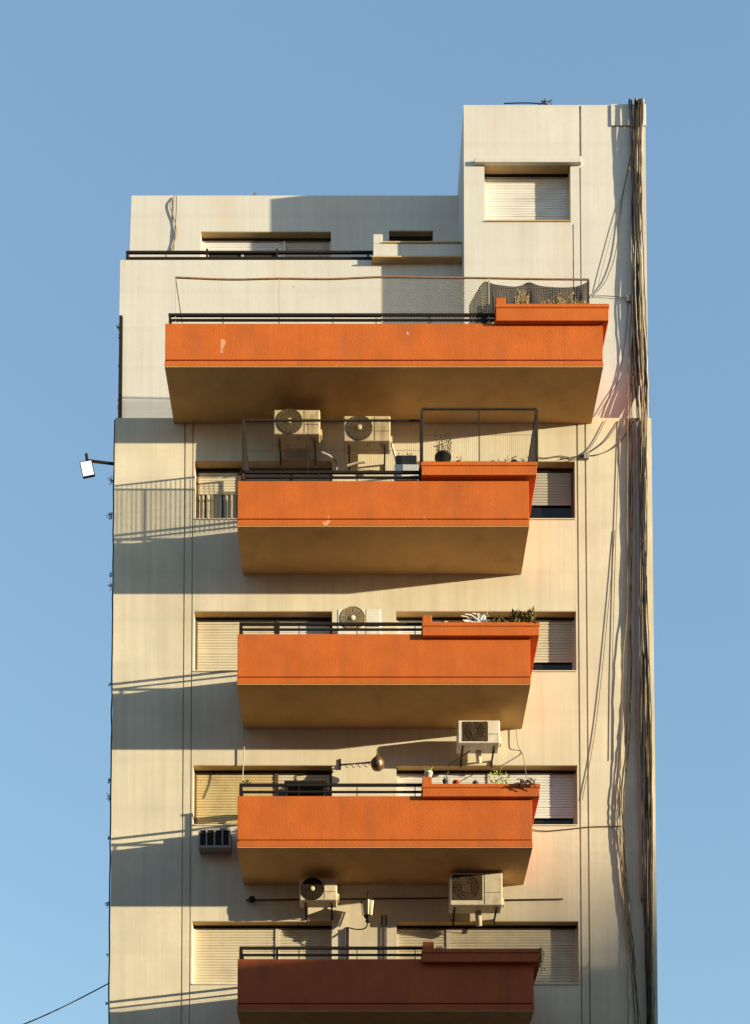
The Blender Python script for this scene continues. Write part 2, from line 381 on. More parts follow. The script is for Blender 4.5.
# curtains behind the glass of the half raised window
m = MB(); x0, x1 = WL[0]+.06, xs(236); z0, z1 = Z(520)+.05, Z(493, .2); n = 40
vs = []
for i in range(n+1):
    x = x0+(x1-x0)*i/n; y = REC+.004+.012*math.sin(i*1.3)+.006*math.sin(i*.5); vs += [(x, y, z0), (x, y, z1)]
keep = [i for i in range(n) if not (4 < i < 7 or 22 < i < 25)]
m.add(vs, [(2*i, 2*i+2, 2*i+3, 2*i+1) for i in keep]); m.build('curtain', M['curtain'], w4, smooth=True)

# balconies ----------------------------------------------------------------
BAL = {}
def balcony(key, ul, ur, vtop, vgr, vbot, vwall, pl, block=None, label=None, rails=None, blm=None):
    zb = Z(vwall)
    d = 1.2
    for _ in range(30): d += (proj_v(zb, -d)-vbot)/-40*-1 if False else (vbot-proj_v(zb, -d))*-.02
    Yf = -d
    x0, x1 = X(ul, vtop, Yf), X(ur, vtop, Yf); zt, zg = Z(vtop, Yf), Z(vgr, Yf); T = .12
    BAL[key] = dict(d=d, x0=x0, x1=x1, zt=zt, zb=zb)
    m = MB()
    m.box(x0-.008, x1+.008, Yf-.008, -.003, zb, zg-.018)                    # slab edge
    m.box(x0+.02, x1-.02, Yf+.02, -.003, zg-.018, zg+.016)                  # drip groove
    m.box(x0, x1, Yf, Yf+T, zg+.016, zt); m.box(x0, x0+T, Yf+T, -.003, zg+.016, zt); m.box(x1-T, x1, Yf+T, -.003, zg+.016, zt)
    m.box(x0+T, x1-T, Yf+T, -.003, zg+.016, zg+.03)
    b = m.build('balcony', blm or M['orange'], bld, bevel=.006)
    if label: b['label'] = label
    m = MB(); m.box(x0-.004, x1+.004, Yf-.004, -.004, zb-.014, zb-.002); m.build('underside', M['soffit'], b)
    if pl:
        ua, ub, v0, v1 = pl; Yp = Yf-.10
        xa, xb = X(ua, v1, Yp), X(ub, v1, Yp); z1, z0 = Z(v0, Yp), Z(v1, Yp)
        m = MB(); m.box(xa, xb-.012, Yp+.012, Yf+.34, z0, z1-.07); m.box(x1-.10, xb-.012, Yf+.34, -.01, z0, z1-.07)
        m.box(xa-.01, xb, Yp, Yf+.35, z1-.07, z1); m.box(x1-.10, xb, Yf+.35, -.01, z1-.07, z1)
        if block: m.box(X(block[0],block[2],Yp), X(block[1],block[2],Yp), Yp+.02, Yf+.2, z1-.001, Z(block[2],Yp))
        m.build('planter_box', blm or M['orange'], b, bevel=.008)
        BAL[key].update(Yp=Yp, pa=xa, pb=xb, pz=z1)
    if rails:
        ua, ub, va, vb, posts = rails; Yr = Yf+.05; m = MB()
        xa, xb = X(ua, va, Yr), X(ub, va, Yr); za, zc = Z(va, Yr), Z(vb, Yr)
        m.box(xa, xb, Yr-.02, Yr+.02, za-.022, za+.022); m.box(xa+.04, xb, Yr-.015, Yr+.015, zc-.016, zc+.016)
        m.box(xa, xa+.04, Yr+.02, -.004, za-.022, za+.022); m.box(xa+.005, xa+.035, Yr+.02, -.004, zc-.016, zc+.016)
        for u, wd in posts:
            x = X(u, va, Yr); m.box(x-wd, x+wd, Yr-.012, Yr+.012, zt-.003, za-.022)
        m.build('railing', M['black'], b)
    return b
b5 = balcony(5, 165.3, 602.5, 323.5, 360.5, 366.5, 423, (496, 609.5, 303.5, 320), (496,506,296.5),
    label='widest balcony, under the roof terrace', rails=(168.5, 494, 315.3, 320.3, [(170,.02),(223,.008),(279,.008),(333,.008),(376,.008),(430,.008),(484,.05)]))
b4 = balcony(4, 237.6, 528.6, 481, 519.5, 526, 574, (421.5, 537.5, 461.5, 474.5),
    rails=(240.5, 422, 472.6, 477.6, [(242,.02),(281,.01),(319,.01),(357,.01),(396,.01),(420,.03)]))
b3 = balcony(3, 237.6, 530, 634, 677.5, 684, 728, (422.5, 540, 622, 635), (422.5,432,614.5),
    rails=(239.5, 423, 624.2, 629.6, [(241,.03),(277,.04),(299,.008),(332,.01),(357,.008),(415,.008)]))
b2 = balcony(2, 237.6, 532, 796, 840.5, 847, 884, (422.5, 540.5, 783.5, 796), (422.5,432,776),
    rails=(239.5, 423, 785.2, 792, [(241,.03),(277,.03),(299,.008),(357,.008),(415,.008)]))
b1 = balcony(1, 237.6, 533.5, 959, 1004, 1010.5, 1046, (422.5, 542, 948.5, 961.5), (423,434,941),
    rails=(239.5, 423, 948.2, 955, [(241,.03),(277,.02),(299,.008),(357,.008),(415,.008)]), label='lowest balcony in view, orange with shade darkened into its colour', blm=M['orange_shaded'])
zz = BAL[1]
# storeys below the picture
kk = 1
while zz['zb']-ROW_FLOOR*kk > 3:
    m = MB(); o = ROW_FLOOR*kk; x0, x1, zb, zt, Yf = zz['x0'], zz['x1'], zz['zb']-o, zz['zt']-o, -zz['d']
    m.box(x0, x1, Yf, -.003, zb, zb+.15); m.box(x0, x1, Yf, Yf+.12, zb+.15, zt); m.box(x0, x0+.12, Yf+.12, -.003, zb+.15, zt); m.box(x1-.12, x1, Yf+.12, -.003, zb+.15, zt)
    m.build('balcony', M['orange'], bld); kk += 1
# terrace railing at the upper left
Yr = Y2+.06; m = MB(); xa, xb = X(126, 252, Yr), X(373, 252, Yr)
za, zc = Z(252.6, Yr), Z(258.5, Yr)
m.box(xa, xb, Yr-.02, Yr+.02, za-.022, za+.022); m.box(xa, xb, Yr-.015, Yr+.015, zc-.02, zc+.02); m.box(xa, xa+.04, Yr+.02, YB, za-.02, za+.02)
for u, wd in ((127.5,.025),(166,.008),(207,.02),(242,.008),(277,.02),(320,.008),(368,.02)):
    x = X(u, 252, Yr); m.box(x-wd, x+wd, Yr-.014, Yr+.014, z260-.002, za-.022+(.09 if u in (207, 277) else 0))
rl = m.build('railing', M['black'], bld)
m = MB(); m.box(X(208.5,252,Yr), X(241,252,Yr), Yr+.02, Yr+.03, zc, za-.02); m.box(X(243.5,252,Yr), X(276,252,Yr), Yr+.02, Yr+.03, zc, za-.02)
m.build('panel', M['wire_d'], rl)

# ------------------------------------------------------------------ screens and fences
def wire_screen(label, key, ua, ub, va, vb, mids, side, step=.034, hstep=.45, yoff=.05, cat='safety screen', extra_posts=.022):
    B = BAL[key]; Yr = -B['d']+yoff
    x0, x1 = X(ua, va, Yr), X(ub, va, Yr); z1, z0 = Z(va, Yr), Z(vb, Yr)
    t = thing('safety_screen', ((x0+x1)/2, Yr, z0), label, cat)
    m = MB(); r = extra_posts
    m.box(x0, x1, Yr-.012, Yr+.012, z1-.016, z1+.016)
    for x in (x0, x1): m.box(x-r, x+r, Yr-.02, Yr+.02, z0, z1-.016)
    for u in mids: x = X(u, va, Yr); m.box(x-.008, x+.008, Yr-.01, Yr+.01, z0, z1-.016)
    xs_ = x0 if side == 'L' else x1
    m.box(xs_-.012, xs_+.012, Yr+.02, -.004, z1-.016, z1+.016); m.box(xs_-.012, xs_+.012, -.03, -.004, z0, z1-.016)
    m.build('frame', M['iron'], t)
    m = MB(); n = int((x1-x0)/step)
    for i in range(1, n): x = x0+(x1-x0)*i/n; m.bar((x, Yr, z0), (x, Yr, z1), .0022)
    n = int((z1-z0)/hstep)
    for i in range(1, n): z = z0+(z1-z0)*i/n; m.bar((x0, Yr, z), (x1, Yr, z), .0026); m.bar((xs_, Yr, z), (xs_, -.01, z), .0026)
    n = int(abs(Yr)/step)
    for i in range(1, n): y = Yr+(-Yr)*i/n; m.bar((xs_, y, z0), (xs_, y, z1), .0036)
    m.build('wire_net', M['wire_d'], t)
wire_screen('tall wire screen in black frame fencing in two air conditioners on the second balcony', 4, 243.5, 421, 420.5, 480, [308], 'L')
wire_screen('black framed wire screen over the planter box of the second balcony', 4, 421.8, 536.5, 409, 461, [479], 'R', yoff=-.02)
# fence on the top balcony: rusty top wire, thin posts, chain link
B = BAL[5]; Yr = -B['d']+.05
x0, x1 = X(175.5, 277, Yr), X(588.5, 277, Yr); zr = Z(319, Yr)
t = thing('wire_fence', ((x0+x1)/2, Yr, B['zt']), 'thin fence with sagging rusty top wire and pale posts on the widest top balcony', 'fence')
m = MB(); up = [(175.5,277.5),(230,279.5),(279,278.6),(330,279),(382,277),(430,277.6),(480,278),(530,279),(588,279.5)]
m.tube(smooth_path([at(u, v, Yr) for u, v in up], 6), .017, 5); m.bar(at(175.5,277.5,Yr), (x0, -.0, Z(277.5,Yr)), .010); m.build('top_wire', M['rust'], t)
for u, r in ((175.5,.008),(279,.010),(382,.012),(489,.014)):
    m = MB(); x = X(u, 277, Yr); m.bar((x, Yr, B['zt']), (x, Yr, Z(278.5,Yr)), r); m.build('post', M['cab_l'], t)
m = MB(); m.bar((x0+.03, Yr, B['zt']+.17), (x0+.03, -.003, B['zt']+.17), .006); m.build('side_wire', M['wire'], t)
m = MB(); m.box(X(588,279,Yr)-.012, X(588,279,Yr)+.012, Yr-.012, Yr+.012, B['pz']-.02, Z(279,Yr)); m.build('post', M['iron'], t)
m = MB(); xa, xb = X(382, 279, Yr), X(488, 279, Yr); z0, z1 = B['zt'], Z(279.5, Yr); s = .055; H = z1-z0; n = int((xb-xa+H)/s)
for i in range(n):
    for sg in (1, -1):
        a = xa-H+i*s if sg == 1 else xa+i*s
        p = [(a, z0), (a+sg*H, z1)]
        (ax, az), (bx_, bz) = p
        def clip(xc):
            tt = (xc-ax)/(bx_-ax); return az+(bz-az)*tt
        lo_, hi_ = max(min(ax, bx_), xa), min(max(ax, bx_), xb)
        if hi_-lo_ < .02: continue
        m.bar((lo_, Yr, clip(lo_)), (hi_, Yr, clip(hi_)), .0024)
m.build('chain_link', M['wire'], t)
# shade cloth hanging behind the top planter
m = MB(); top = [(469,305),(476,292),(484,281.5),(495,285),(512,287),(521,285),(529,281.5),(540,286),(556,288),(572,287),(582,284),(589.5,280)]
tp = smooth_path([at(u, v, Yr+.06) for u, v in top], 4); rows_ = 7; n = len(tp); vs = []; zbot = B['zt']+.06
for i, p in enumerate(tp):
    for j in range(rows_):
        f = j/(rows_-1); zl = max(zbot, B['pz']-.05) if p.x > B['pa'] else zbot+.0
        zl = min(zl, p.z-.01)
        vs.append((p.x, p.y+.03*math.sin(i*.9)*math.sin(f*2.6)+.015*math.sin(i*.35), p.z+(zl-p.z)*f))
m.add(vs, [(i*rows_+j, (i+1)*rows_+j, (i+1)*rows_+j+1, i*rows_+j+1) for i in range(n-1) for j in range(rows_-1)])
nt_ = m.build('shade_cloth', M['net'], smooth=True)
tag(nt_, 'dark brown shade netting sagging from the rusty wire behind the top planter', 'netting')

# ------------------------------------------------------------------ air conditioners
def ac_unit(label, u0, u1, v0, v1, Yf, dep, fan, body, grl, rim=None, hub=True, lo=0.0, bracket=True):
    x0, x1 = X(u0, v0, Yf), X(u1, v0, Yf); z1, z0 = Z(v0, Yf), Z(v1, Yf)
    t = thing('air_conditioner', ((x0+x1)/2, Yf+dep/2, z0), label, 'air conditioner', 'outdoor air conditioner units on the facade')
    m = MB(); m.box(x0, x1, Yf, Yf+dep, z0, z1); m.build('casing', body, t, bevel=.022)
    m = MB(); q = x0+(x1-x0)*.66; m.box(q-.005, q+.005, Yf-.003, Yf+.004, z0+.02, z1-.02); m.box(q+.01, x1-.03, Yf-.003, Yf+.004, z0+(z1-z0)*.38, z0+(z1-z0)*.38+.008); m.build('panel_seam', M['grille'], t)
    kind, fu, fv, fr = fan; s = (x1-x0)/(u1-u0); c = at(fu, fv, Yf); r = fr*s
    if kind == 'round':
        m = MB(); m.lathe((c.x, Yf-.001, c.z), (0,-1,0), [(r, 0), (r, .012), (r*.94, .016), (r*.90, .006), (.002, .004)], 28); g_ = m.build('fan_grille', grl, t, smooth=False)
        m = MB()
        for q in (.3, .44, .58, .72, .86):
            pts = [(c.x+r*q*math.cos(a*math.pi/12), Yf-.022, c.z+r*q*math.sin(a*math.pi/12)) for a in range(25)]
            m.tube(pts, .0028, 4)
        for a in range(16):
            q = a*math.pi/8; m.bar((c.x+r*.15*math.cos(q), Yf-.020, c.z+r*.15*math.sin(q)), (c.x+r*.95*math.cos(q+.25), Yf-.018, c.z+r*.95*math.sin(q+.25)), .003)
        m.build('guard', rim or M['guard'], g_)
        if hub:
            m = MB(); m.lathe((c.x, Yf-.018, c.z), (0,-1,0), [(r*.2, 0), (r*.2, .01), (r*.12, .018)], 14); m.build('hub', body, g_)
    else:
        rz = kind[1]*s; m = MB(); m.box(c.x-r, c.x+r, Yf-.010, Yf+.002, c.z-rz, c.z+rz); g_ = m.build('fan_grille', grl, t, bevel=.004)
        m = MB(); n = int(2*rz/.035)
        for i in range(n):
            z = c.z-rz+(i+.5)*2*rz/n; m.box(c.x-r+.01, c.x+r-.01, Yf-.018, Yf-.011, z-.005, z+.005)
        rr = min(r, rz)*.92
        for q in (.5, .75, 1.0): m.tube([(c.x+rr*q*math.cos(a*math.pi/10), Yf-.022, c.z+rr*q*math.sin(a*math.pi/10)) for a in range(21)], .005, 4)
        m.build('guard', rim or M['grille'], g_)
    if bracket:
        for x in (x0+.10, x1-.10):
            m = MB(); m.box(x-.015, x+.015, Yf+.10, -.002, z0-.035, z0-.003); m.box(x-.015, x+.015, -.03, -.003, z0-.14, z0-.035)
            m.bar((x, -.22, z0-.035), (x, -.02, z0-.13), .008)
            m.build('bracket', M['iron'], t)
    m = MB(); m.box(x1-.001, x1+.035, Yf+.08, Yf+.2, z0+.04, z0+.16); m.build('valve_cover', body, t, bevel=.006)
    return t, x0, x1, z0, z1
ac_unit('dirty cream air conditioner with dark round fan, higher of the two behind the screen', 273.5, 320, 409.5, 434, -.58, .36, ('round',289.5,421.5,13), M['ac_o'], M['grille'])
ac_unit('cream air conditioner with round brown fan, right of the pair behind the wire screen', 343.5, 390.5, 415.5, 441, -.55, .33, ('round',359.5,428,13), M['ac_o'], M['grille'])
ac_unit('white air conditioner with tan round fan just above the third balcony railing', 337, 381, 608.5, 638, -.50, .32, ('round',353,618.5,12.5), M['ac_w'], M['grille_l'], bracket=True)
ac_unit('white boxed air conditioner with brown rounded grille above the fourth balcony planter', 457.5, 500, 720, 743, -.56, .36, (('sq',10),475.5,731.5,12.5), M['ac_w'], M['grille'])
ac_unit('small cream air conditioner with black round fan beside the glass wall lantern', 299.5, 337, 878.5, 900, -.52, .32, ('round',312.5,889,11.5), M['ac'], M['black'], rim=M['grille'])
ac_unit('largest air conditioner, cream with wide dark slatted grille above the lowest planter', 449.5, 502.5, 872.5, 905, -.56, .36, (('sq',13),467.5,887.5,15), M['ac'], M['grille'])
# window air conditioner
Yf = -.26; x0, x1 = X(198.5,828,Yf), X(230.5,828,Yf); z1, z0 = Z(828,Yf), Z(847.5,Yf)
t = thing('window_air_conditioner', ((x0+x1)/2, Yf/2, z0), 'grey window air conditioner box with black louvres under the yellowed shutter', 'air conditioner')
m = MB(); m.box(x0, x1, Yf+.03, -.003, z0, z1); m.box(x0, x0+.03, Yf, Yf+.03, z0, z1); m.box(x1-.03, x1, Yf, Yf+.03, z0, z1)
m.box(x0+.03, x1-.03, Yf, Yf+.03, z1-.04, z1); m.box(x0+.03, x1-.03, Yf, Yf+.03, z0, z0+.04)
for q in (.25,.5,.75): xx = x0+(x1-x0)*q; m.box(xx-.012, xx+.012, Yf+.001, Yf+.03, z0+.04, z1-.04)
m.build('casing', mat('grey_enamel', (.30,.27,.25), .5, .06, 6), t)
m = MB(); m.box(x0+.031, x1-.031, Yf+.02, Yf+.029, z0+.041, z1-.041); m.build('louvre', M['black'], t)

# ------------------------------------------------------------------ lamps
def finish_arm(mb, a, b, r=.012): mb.tube([a, b], r, 6)
# floodlight out from the left edge
t = thing('floodlight', (XL, .1, Z(460)), 'square white floodlight on black arm sticking out from the left edge of the tower', 'floodlight')
Yq = -.02; m = MB(); m.tube([(XL, .1, Z(460)), at(87, 460.5, Yq)], .028, 6); m.tube([at(87,460.5,Yq), at(86.3,454,Yq)], .028, 6); m.tube([at(86.5,457,Yq), at(88,463,Yq)], .022, 6)
m.build('arm', M['black'], t)
c = at(87.2, 468.6, -.10); rot = Matrix.Rotation(R(-12), 3, 'Y') @ Matrix.Rotation(R(22), 3, 'X')
m = MB(); m.box(-.115,.115,.0,.09,-.125,.125); m.v = [rot@p+c for p in m.v]; m.build('housing', M['black'], t, bevel=.01)
m = MB(); m.box(-.098,.098,-.012,.001,-.108,.108); m.v = [rot@p+c for p in m.v]; m.build('lamp_glass', M['lamp'], t)
# lantern on scroll bracket
c = at(377.5, 763, -.40)
t = thing('wall_lantern', (c.x, 0, c.z-.2), 'round brown hanging lantern on scrolled iron bracket between two balconies', 'wall lamp', 'lanterns on the wall behind the balconies')
m = MB(); m.lathe((c.x, c.y, c.z-.13), (0,0,1), [(.02,0),(.09,.02),(.125,.09),(.12,.16),(.07,.22),(.03,.26),(.012,.30),(.008,.40)], 16); m.build('lamp_body', mat('bronze', (.13,.07,.03), .5, .2, 10), t, smooth=True)
m = MB(); m.lathe((c.x+.03, c.y-.09, c.z-.05), (.2,-.9,-.3), [(.055,0),(.05,.03),(.01,.05)], 12); m.build('lamp_glass', M['frost'], t, smooth=True)
m = MB(); b0 = at(340, 764, -.02)
m.tube([(c.x-.1, c.y+.03, c.z+.02), (b0.x, -.01, b0.z)], .009, 5); m.box(c.x-.012, c.x+.012, c.y, -.003, c.z+.25, c.z+.274)
for q in range(4):
    f = .15+q*.2; p = Vector((c.x-.1, c.y+.03, c.z+.01)).lerp(Vector((b0.x, -.01, b0.z)), f)
    m.tube([(p.x+.045*math.cos(a*.6), p.y, p.z-.03+.035*math.sin(a*.6)) for a in range(9)], .007, 5)
m.box(b0.x-.02, b0.x+.02, -.02, -.003, b0.z-.1, b0.z+.1)
m.build('bracket', M['iron'], t)
# glass carriage lantern
c = at(368, 915, -.30)
t = thing('wall_lantern', (c.x, 0, c.z-.25), 'six sided glass carriage lantern on a curved arm beside the small air conditioner', 'wall lamp', 'lanterns on the wall behind the balconies')
m = MB(); m.lathe((c.x, c.y, c.z-.02), (0,0,1), [(.088,0),(.125,.27)], 6); m.build('lamp_glass', M['frost'], t)
m = MB()
for k_ in range(6):
    q = k_*math.pi/3; a = Vector((1,0,0)); 
    m.bar((c.x+.092*math.cos(q), c.y+.092*math.sin(q), c.z-.02), (c.x+.13*math.cos(q), c.y+.13*math.sin(q), c.z+.25), .008)
m.lathe((c.x, c.y, c.z+.24), (0,0,1), [(.135,0),(.12,.02),(.05,.07),(.015,.10),(.012,.19)], 12)
m.lathe((c.x, c.y, c.z-.14), (0,0,1), [(.03,0),(.05,.02),(.04,.06),(.075,.115)], 12)
m.tube(smooth_path([(c.x, c.y, c.z-.13), (c.x-.05, c.y+.05, c.z-.22), (c.x-.2, c.y+.15, c.z-.2), (c.x-.38, -.01, c.z-.10)], 6), .012, 6)
m.build('frame', M['iron'], t)

# ------------------------------------------------------------------ plants and pots
def pot(mb, c, r, h, n=14): mb.lathe(c, (0,0,1), [(r*.72,0),(r*.98,h*.8),(r*1.08,h*.8),(r*1.08,h),(r*.9,h),(r*.85,h*.9)], n)
def tuft(mb, c, n, rx, rz, L, wd, up=.4, ry=.1):
    for _ in range(n):
        p = Vector(c)+Vector((random.uniform(-rx,rx), random.uniform(-ry,ry), random.uniform(0,rz)))
        mb.leaf(p, (random.uniform(-1,1), random.uniform(-1,1), random.uniform(-.3,1)+up), L*random.uniform(.6,1.2), wd)
def stalks(mb, c, n, rx, H, r=.005, lean=.25):
    for _ in range(n):
        p = Vector(c)+Vector((random.uniform(-rx,rx), random.uniform(-.06,.06), 0)); h = H*random.uniform(.45,1)
        q = p+Vector((random.uniform(-lean,lean)*h, random.uniform(-.1,.1)*h, h)); mdl = (p+q)/2+Vector((random.uniform(-.04,.04),0,0))
        mb.tube([p, mdl, q], r, 4, r*.4)
        for k_ in range(3): mb.leaf(p.lerp(q, random.uniform(.4,1)), (random.uniform(-1,1), random.uniform(-1,1), random.uniform(0,1)), .06, .02)
def potted(name, label, key, u, rp, hp, pm, fol, cat='potted plant', yo=.14, zadd=0, group='potted plants on the balcony ledges'):
    B = BAL[key]; y = B['Yp']+yo; x = X(u, proj_v(B['pz'], y), y); z = B['pz']+.002+zadd
    t = thing(name, (x, y, z), label, cat, group); m = MB(); pot(m, (x, y, z), rp, hp); m.build('pot', pm, t, smooth=True)
    if fol:
        m = MB(); fol[0](m, (x, y, z+hp*.9)); m.build('foliage', fol[1], t)
    return t
# top planter: dead stalks along it
B = BAL[5]
for k_, (u, s_, lab) in enumerate(((523, .34, 'tallest clump of dry blond stalks in the top planter, left of its middle'), (548, .14, 'short dry stubble in the middle of the top planter'),
        (563, .32, 'forked dry stalk standing right of the middle in the top planter'), (579, .16, 'low dry stalks at the right end of the top planter'))):
    m = MB(); y = B['Yp']+.12; x = X(u, 303, y); stalks(m, (x, y-.03, B['pz']-.03), 22, .14, s_, .011)
    tag(m.build('dry_plant', M['dry']), lab, 'dry plant', 'dead plants in the top planter box')
# second balcony
B = BAL[4]
potted('potted_plant', 'tall dry twiggy plant in a black tub behind the planter screen', 4, 443, .14, .17, M['pot_k'], (lambda mb, c: (stalks(mb, c, 16, .12, .48, .006, .2), tuft(mb, c, 60, .12, .4, .05, .02)), M['leaf_o']), yo=.30, zadd=.16)
m = MB(); c = at(406, 462, -B['d']+.3); m.box(c.x-.22, c.x+.22, c.y-.1, c.y+.12, c.z-.26, c.z-.12); m.box(c.x-.21, c.x+.21, c.y-.09, c.y+.1, c.z-.4, c.z-.26)
tag(m.build('white_crate', M['pot_w'], bevel=.01), 'small white crate standing behind the railing under the black planter tub', 'crate')
t = thing('potted_plant', (c.x, c.y, c.z-.118), 'low black trough of sprouts on the white crate behind the railing', 'potted plant', 'potted plants on the balcony ledges')
m = MB(); m.box(c.x-.19, c.x+.19, c.y-.09, c.y+.09, c.z-.118, c.z+.06); m.build('pot', M['pot_k'], t, bevel=.015)
m = MB(); tuft(m, (c.x, c.y, c.z+.05), 40, .16, .06, .06, .015); m.build('foliage', M['leaf_o'], t)
potted('potted_plant', 'small tan pot left of the screen post on the second balcony planter', 4, 459, .055, .09, M['clay'], (lambda mb, c: tuft(mb, c, 14, .04, .03, .05, .02), M['leaf_o']))
m = MB(); y = B['Yp']+.15; x = X(494, 458, y); stalks(m, (x, y, B['pz']-.01), 5, .06, .16, .006, .9)
tag(m.build('dry_plant', M['dry']), 'bent dry twig on the second balcony ledge right of the screen post', 'dry plant')
for u, r_, h_, pm, lab in ((507, .045, .08, 'pot_w', 'small white pot starting the pot row near the second balcony right end'), (514, .06, .10, 'pot_k', 'dark pot with a plant in the middle of the pot row on the second balcony'),
        (523, .045, .08, 'clay', 'small terracotta pot at right of the pot row on the second balcony')):
    potted('potted_plant', lab, 4, u, r_, h_, M[pm], (lambda mb, c: tuft(mb, c, 16, .04, .05, .06, .02), M['leaf_o']))
# third balcony
B = BAL[3]; y = B['Yp']+.14
m = MB(); x = X(478, 618, y)
for k_ in range(26):
    a = random.uniform(-1.3, 1.3); L = random.uniform(.16, .30); p0 = Vector((x+random.uniform(-.09,.09), y+random.uniform(-.05,.05), B['pz']+random.uniform(0,.10)))
    m.tube([p0, p0+Vector((math.sin(a)*L*.6, 0, math.cos(a)*L*.6)), p0+Vector((math.sin(a)*L*1.1, -.03, math.cos(a)*L*.7-.02))], .017, 4, .008)
tag(m.build('white_leaf_plant', M['pot_w']), 'spiky white leaved plant in the third balcony planter', 'plant')
m = MB(); x = X(498, 618, y); tuft(m, (x, y, B['pz']-.02), 110, .12, .11, .10, .035, .6); tag(m.build('succulent_plant', M['leaf_o']), 'low olive succulent next to the white spiky plant', 'plant')
m = MB(); x = X(524, 616, y); tuft(m, (x-.03, y, B['pz']-.02), 420, .20, .22, .10, .045, .4, .12); tuft(m, (x+.15, y, B['pz']-.08), 60, .06, .1, .07, .03, -.2, .12)
tag(m.build('bushy_plant', M['leaf_o']), 'bushy olive plant spilling over the right end of the third balcony planter', 'plant')
# fourth balcony
potted('potted_plant', 'white pot with yellow green blades on the raised end of the fourth balcony planter', 2, 428.5, .07, .13, M['pot_w'], (lambda mb, c: [mb.leaf(c, (a, random.uniform(-.3,.3), 1), .16, .03) for a in (-.9,-.5,-.1,.3,.7,1.1)], M['leaf_y']), zadd=.14)
potted('potted_plant', 'slim blue grey pot with dark sprig next to the white pot', 2, 445.5, .05, .14, M['pot_b'], (lambda mb, c: tuft(mb, c, 14, .03, .08, .07, .02, .8), M['leaf']))
potted('potted_plant', 'round terracotta pot with dark soil on the fourth balcony planter', 2, 456.5, .065, .11, M['clay'], None)
potted('potted_plant', 'small dark blue pot on the fourth balcony planter', 2, 475.5, .05, .10, M['pot_b'], (lambda mb, c: tuft(mb, c, 8, .03, .02, .04, .02), M['leaf']))
B = BAL[2]; y = B['Yp']+.14
m = MB(); x = X(500, 775, y); stalks(m, (x, y, B['pz']-.02), 7, .13, .34, .006, .35); tuft(m, (x, y, B['pz']), 70, .15, .34, .075, .03, .3); tag(m.build('seedling', M['leaf_y']), 'bright yellow green climbing seedling in the fourth balcony planter', 'plant')
m = MB(); x = X(527, 785, B['Yp'])
for k_ in range(26):
    p0 = Vector((x+random.uniform(-.16,.14), B['Yp']-.03, B['pz']+.02-random.uniform(0,.08))); p1 = p0+Vector((random.uniform(-.14,.14), -.02, random.uniform(-.09,.09)))
    m.tube(smooth_path([p0, (p0+p1)/2+Vector((0,-.03,.03)), p1], 3), .008, 4)
tag(m.build('dead_vine', M['dead']), 'tangled dead brown vine at the right end of the fourth balcony planter', 'dead vine')
# lowest balcony
B = BAL[1]; y = B['Yp']+.14
m = MB(); x = X(439, 945, y); tuft(m, (x, y, B['pz']-.02), 40, .07, .05, .09, .03, .4); tag(m.build('small_plant', M['leaf']), 'small dark plant beside the raised block of the lowest planter', 'plant')
m = MB(); x = X(541, 968, B['Yp']); 
for k_ in range(6): p0 = Vector((x+random.uniform(-.04,.02), B['Yp']-.02, B['pz'])); m.tube(smooth_path([p0, p0+Vector((.03,-.03,-.12)), p0+Vector((random.uniform(-.05,.05),-.03,-random.uniform(.2,.45)))], 4), .005, 4)
tuft(m, (x, B['Yp']-.03, B['pz']-.42), 30, .04, .4, .05, .02, -.5, .02); tag(m.build('trailing_plant', M['leaf']), 'thin green plant trailing off the right corner of the lowest planter', 'plant')
# sprig on fourth balcony left rail and ledge plant on terrace
m = MB(); yv = -BAL[2]['d']+.06; x = X(247, 782, yv); tuft(m, (x, yv, Z(786,yv)), 30, .08, .06, .06, .025, .5, .03); tag(m.build('small_plant', M['leaf']), 'little green sprig by the left end of the fourth balcony railing', 'plant')
m = MB(); x = X(445, 240, Y2); tuft(m, (x, Y2+.05, Z(243.5,Yl)), 24, .05, .05, .06, .03, .5, .05); tag(m.build('small_plant', M['leaf']), 'tiny green plant on the white terrace ledge by the stair tower', 'plant')
# roof clump
m = MB(); c = Vector((X(545,104,YT), YT+.09, ztt-.01))
for k_ in range(40):
    a = random.uniform(0, 6.28); r_ = random.uniform(.02,.16); p0 = c+Vector((math.cos(a)*r_, math.sin(a)*.1, random.uniform(0,.12-.4*r_+.02)))
    m.tube([p0, p0+Vector((random.uniform(-.08,.08), random.uniform(-.06,.06), random.uniform(0,.05)))], .012, 4, .006)
tag(m.build('dry_clump', M['dead']), 'clump of dry brown weeds on the roof edge of the stair tower', 'dry plant')
m = MB(); c = Vector((X(255,196,1.65), 1.65, zpt-.01)); tuft(m, c, 16, .05, .04, .06, .02, .6); tag(m.build('small_plant', M['leaf_o']), 'tiny weed on the lower roof edge left of the stair tower', 'plant')

# ------------------------------------------------------------------ cables and pipes
def cable(pts, r, mt, label, group=None, name='cable', cat='cable', k=8, jit=0.0, n=5):
    p = smooth_path([at(*q) for q in pts], k, jit); m = MB(); m.tube(p, r, n)
    return tag(m.build(name, mt, smooth=True), label, cat, group)
G1 = 'bundled cables running down the right edge'
LB = {'cab_t': 'tan cable in the thick bundle down the right edge of the tower', 'cab_b': 'brown cable in the thick bundle down the right edge of the tower',
      'cab_k': 'black cable in the thick bundle down the right edge of the tower', 'cab_l': 'cream cable in the thick bundle down the right edge of the tower'}
path = [(104,636.5),(160,636.5),(230,637),(300,638.5),(370,641),(430,642.5),(520,643),(600,643.5),(700,645),(800,647),(900,648.5),(1030,650)]
order = ['cab_k','cab_b','cab_k','cab_t','cab_b','cab_k','cab_b','cab_l','cab_b','cab_k','cab_t','cab_b','cab_k','cab_t','cab_b','cab_k','cab_l','cab_b']
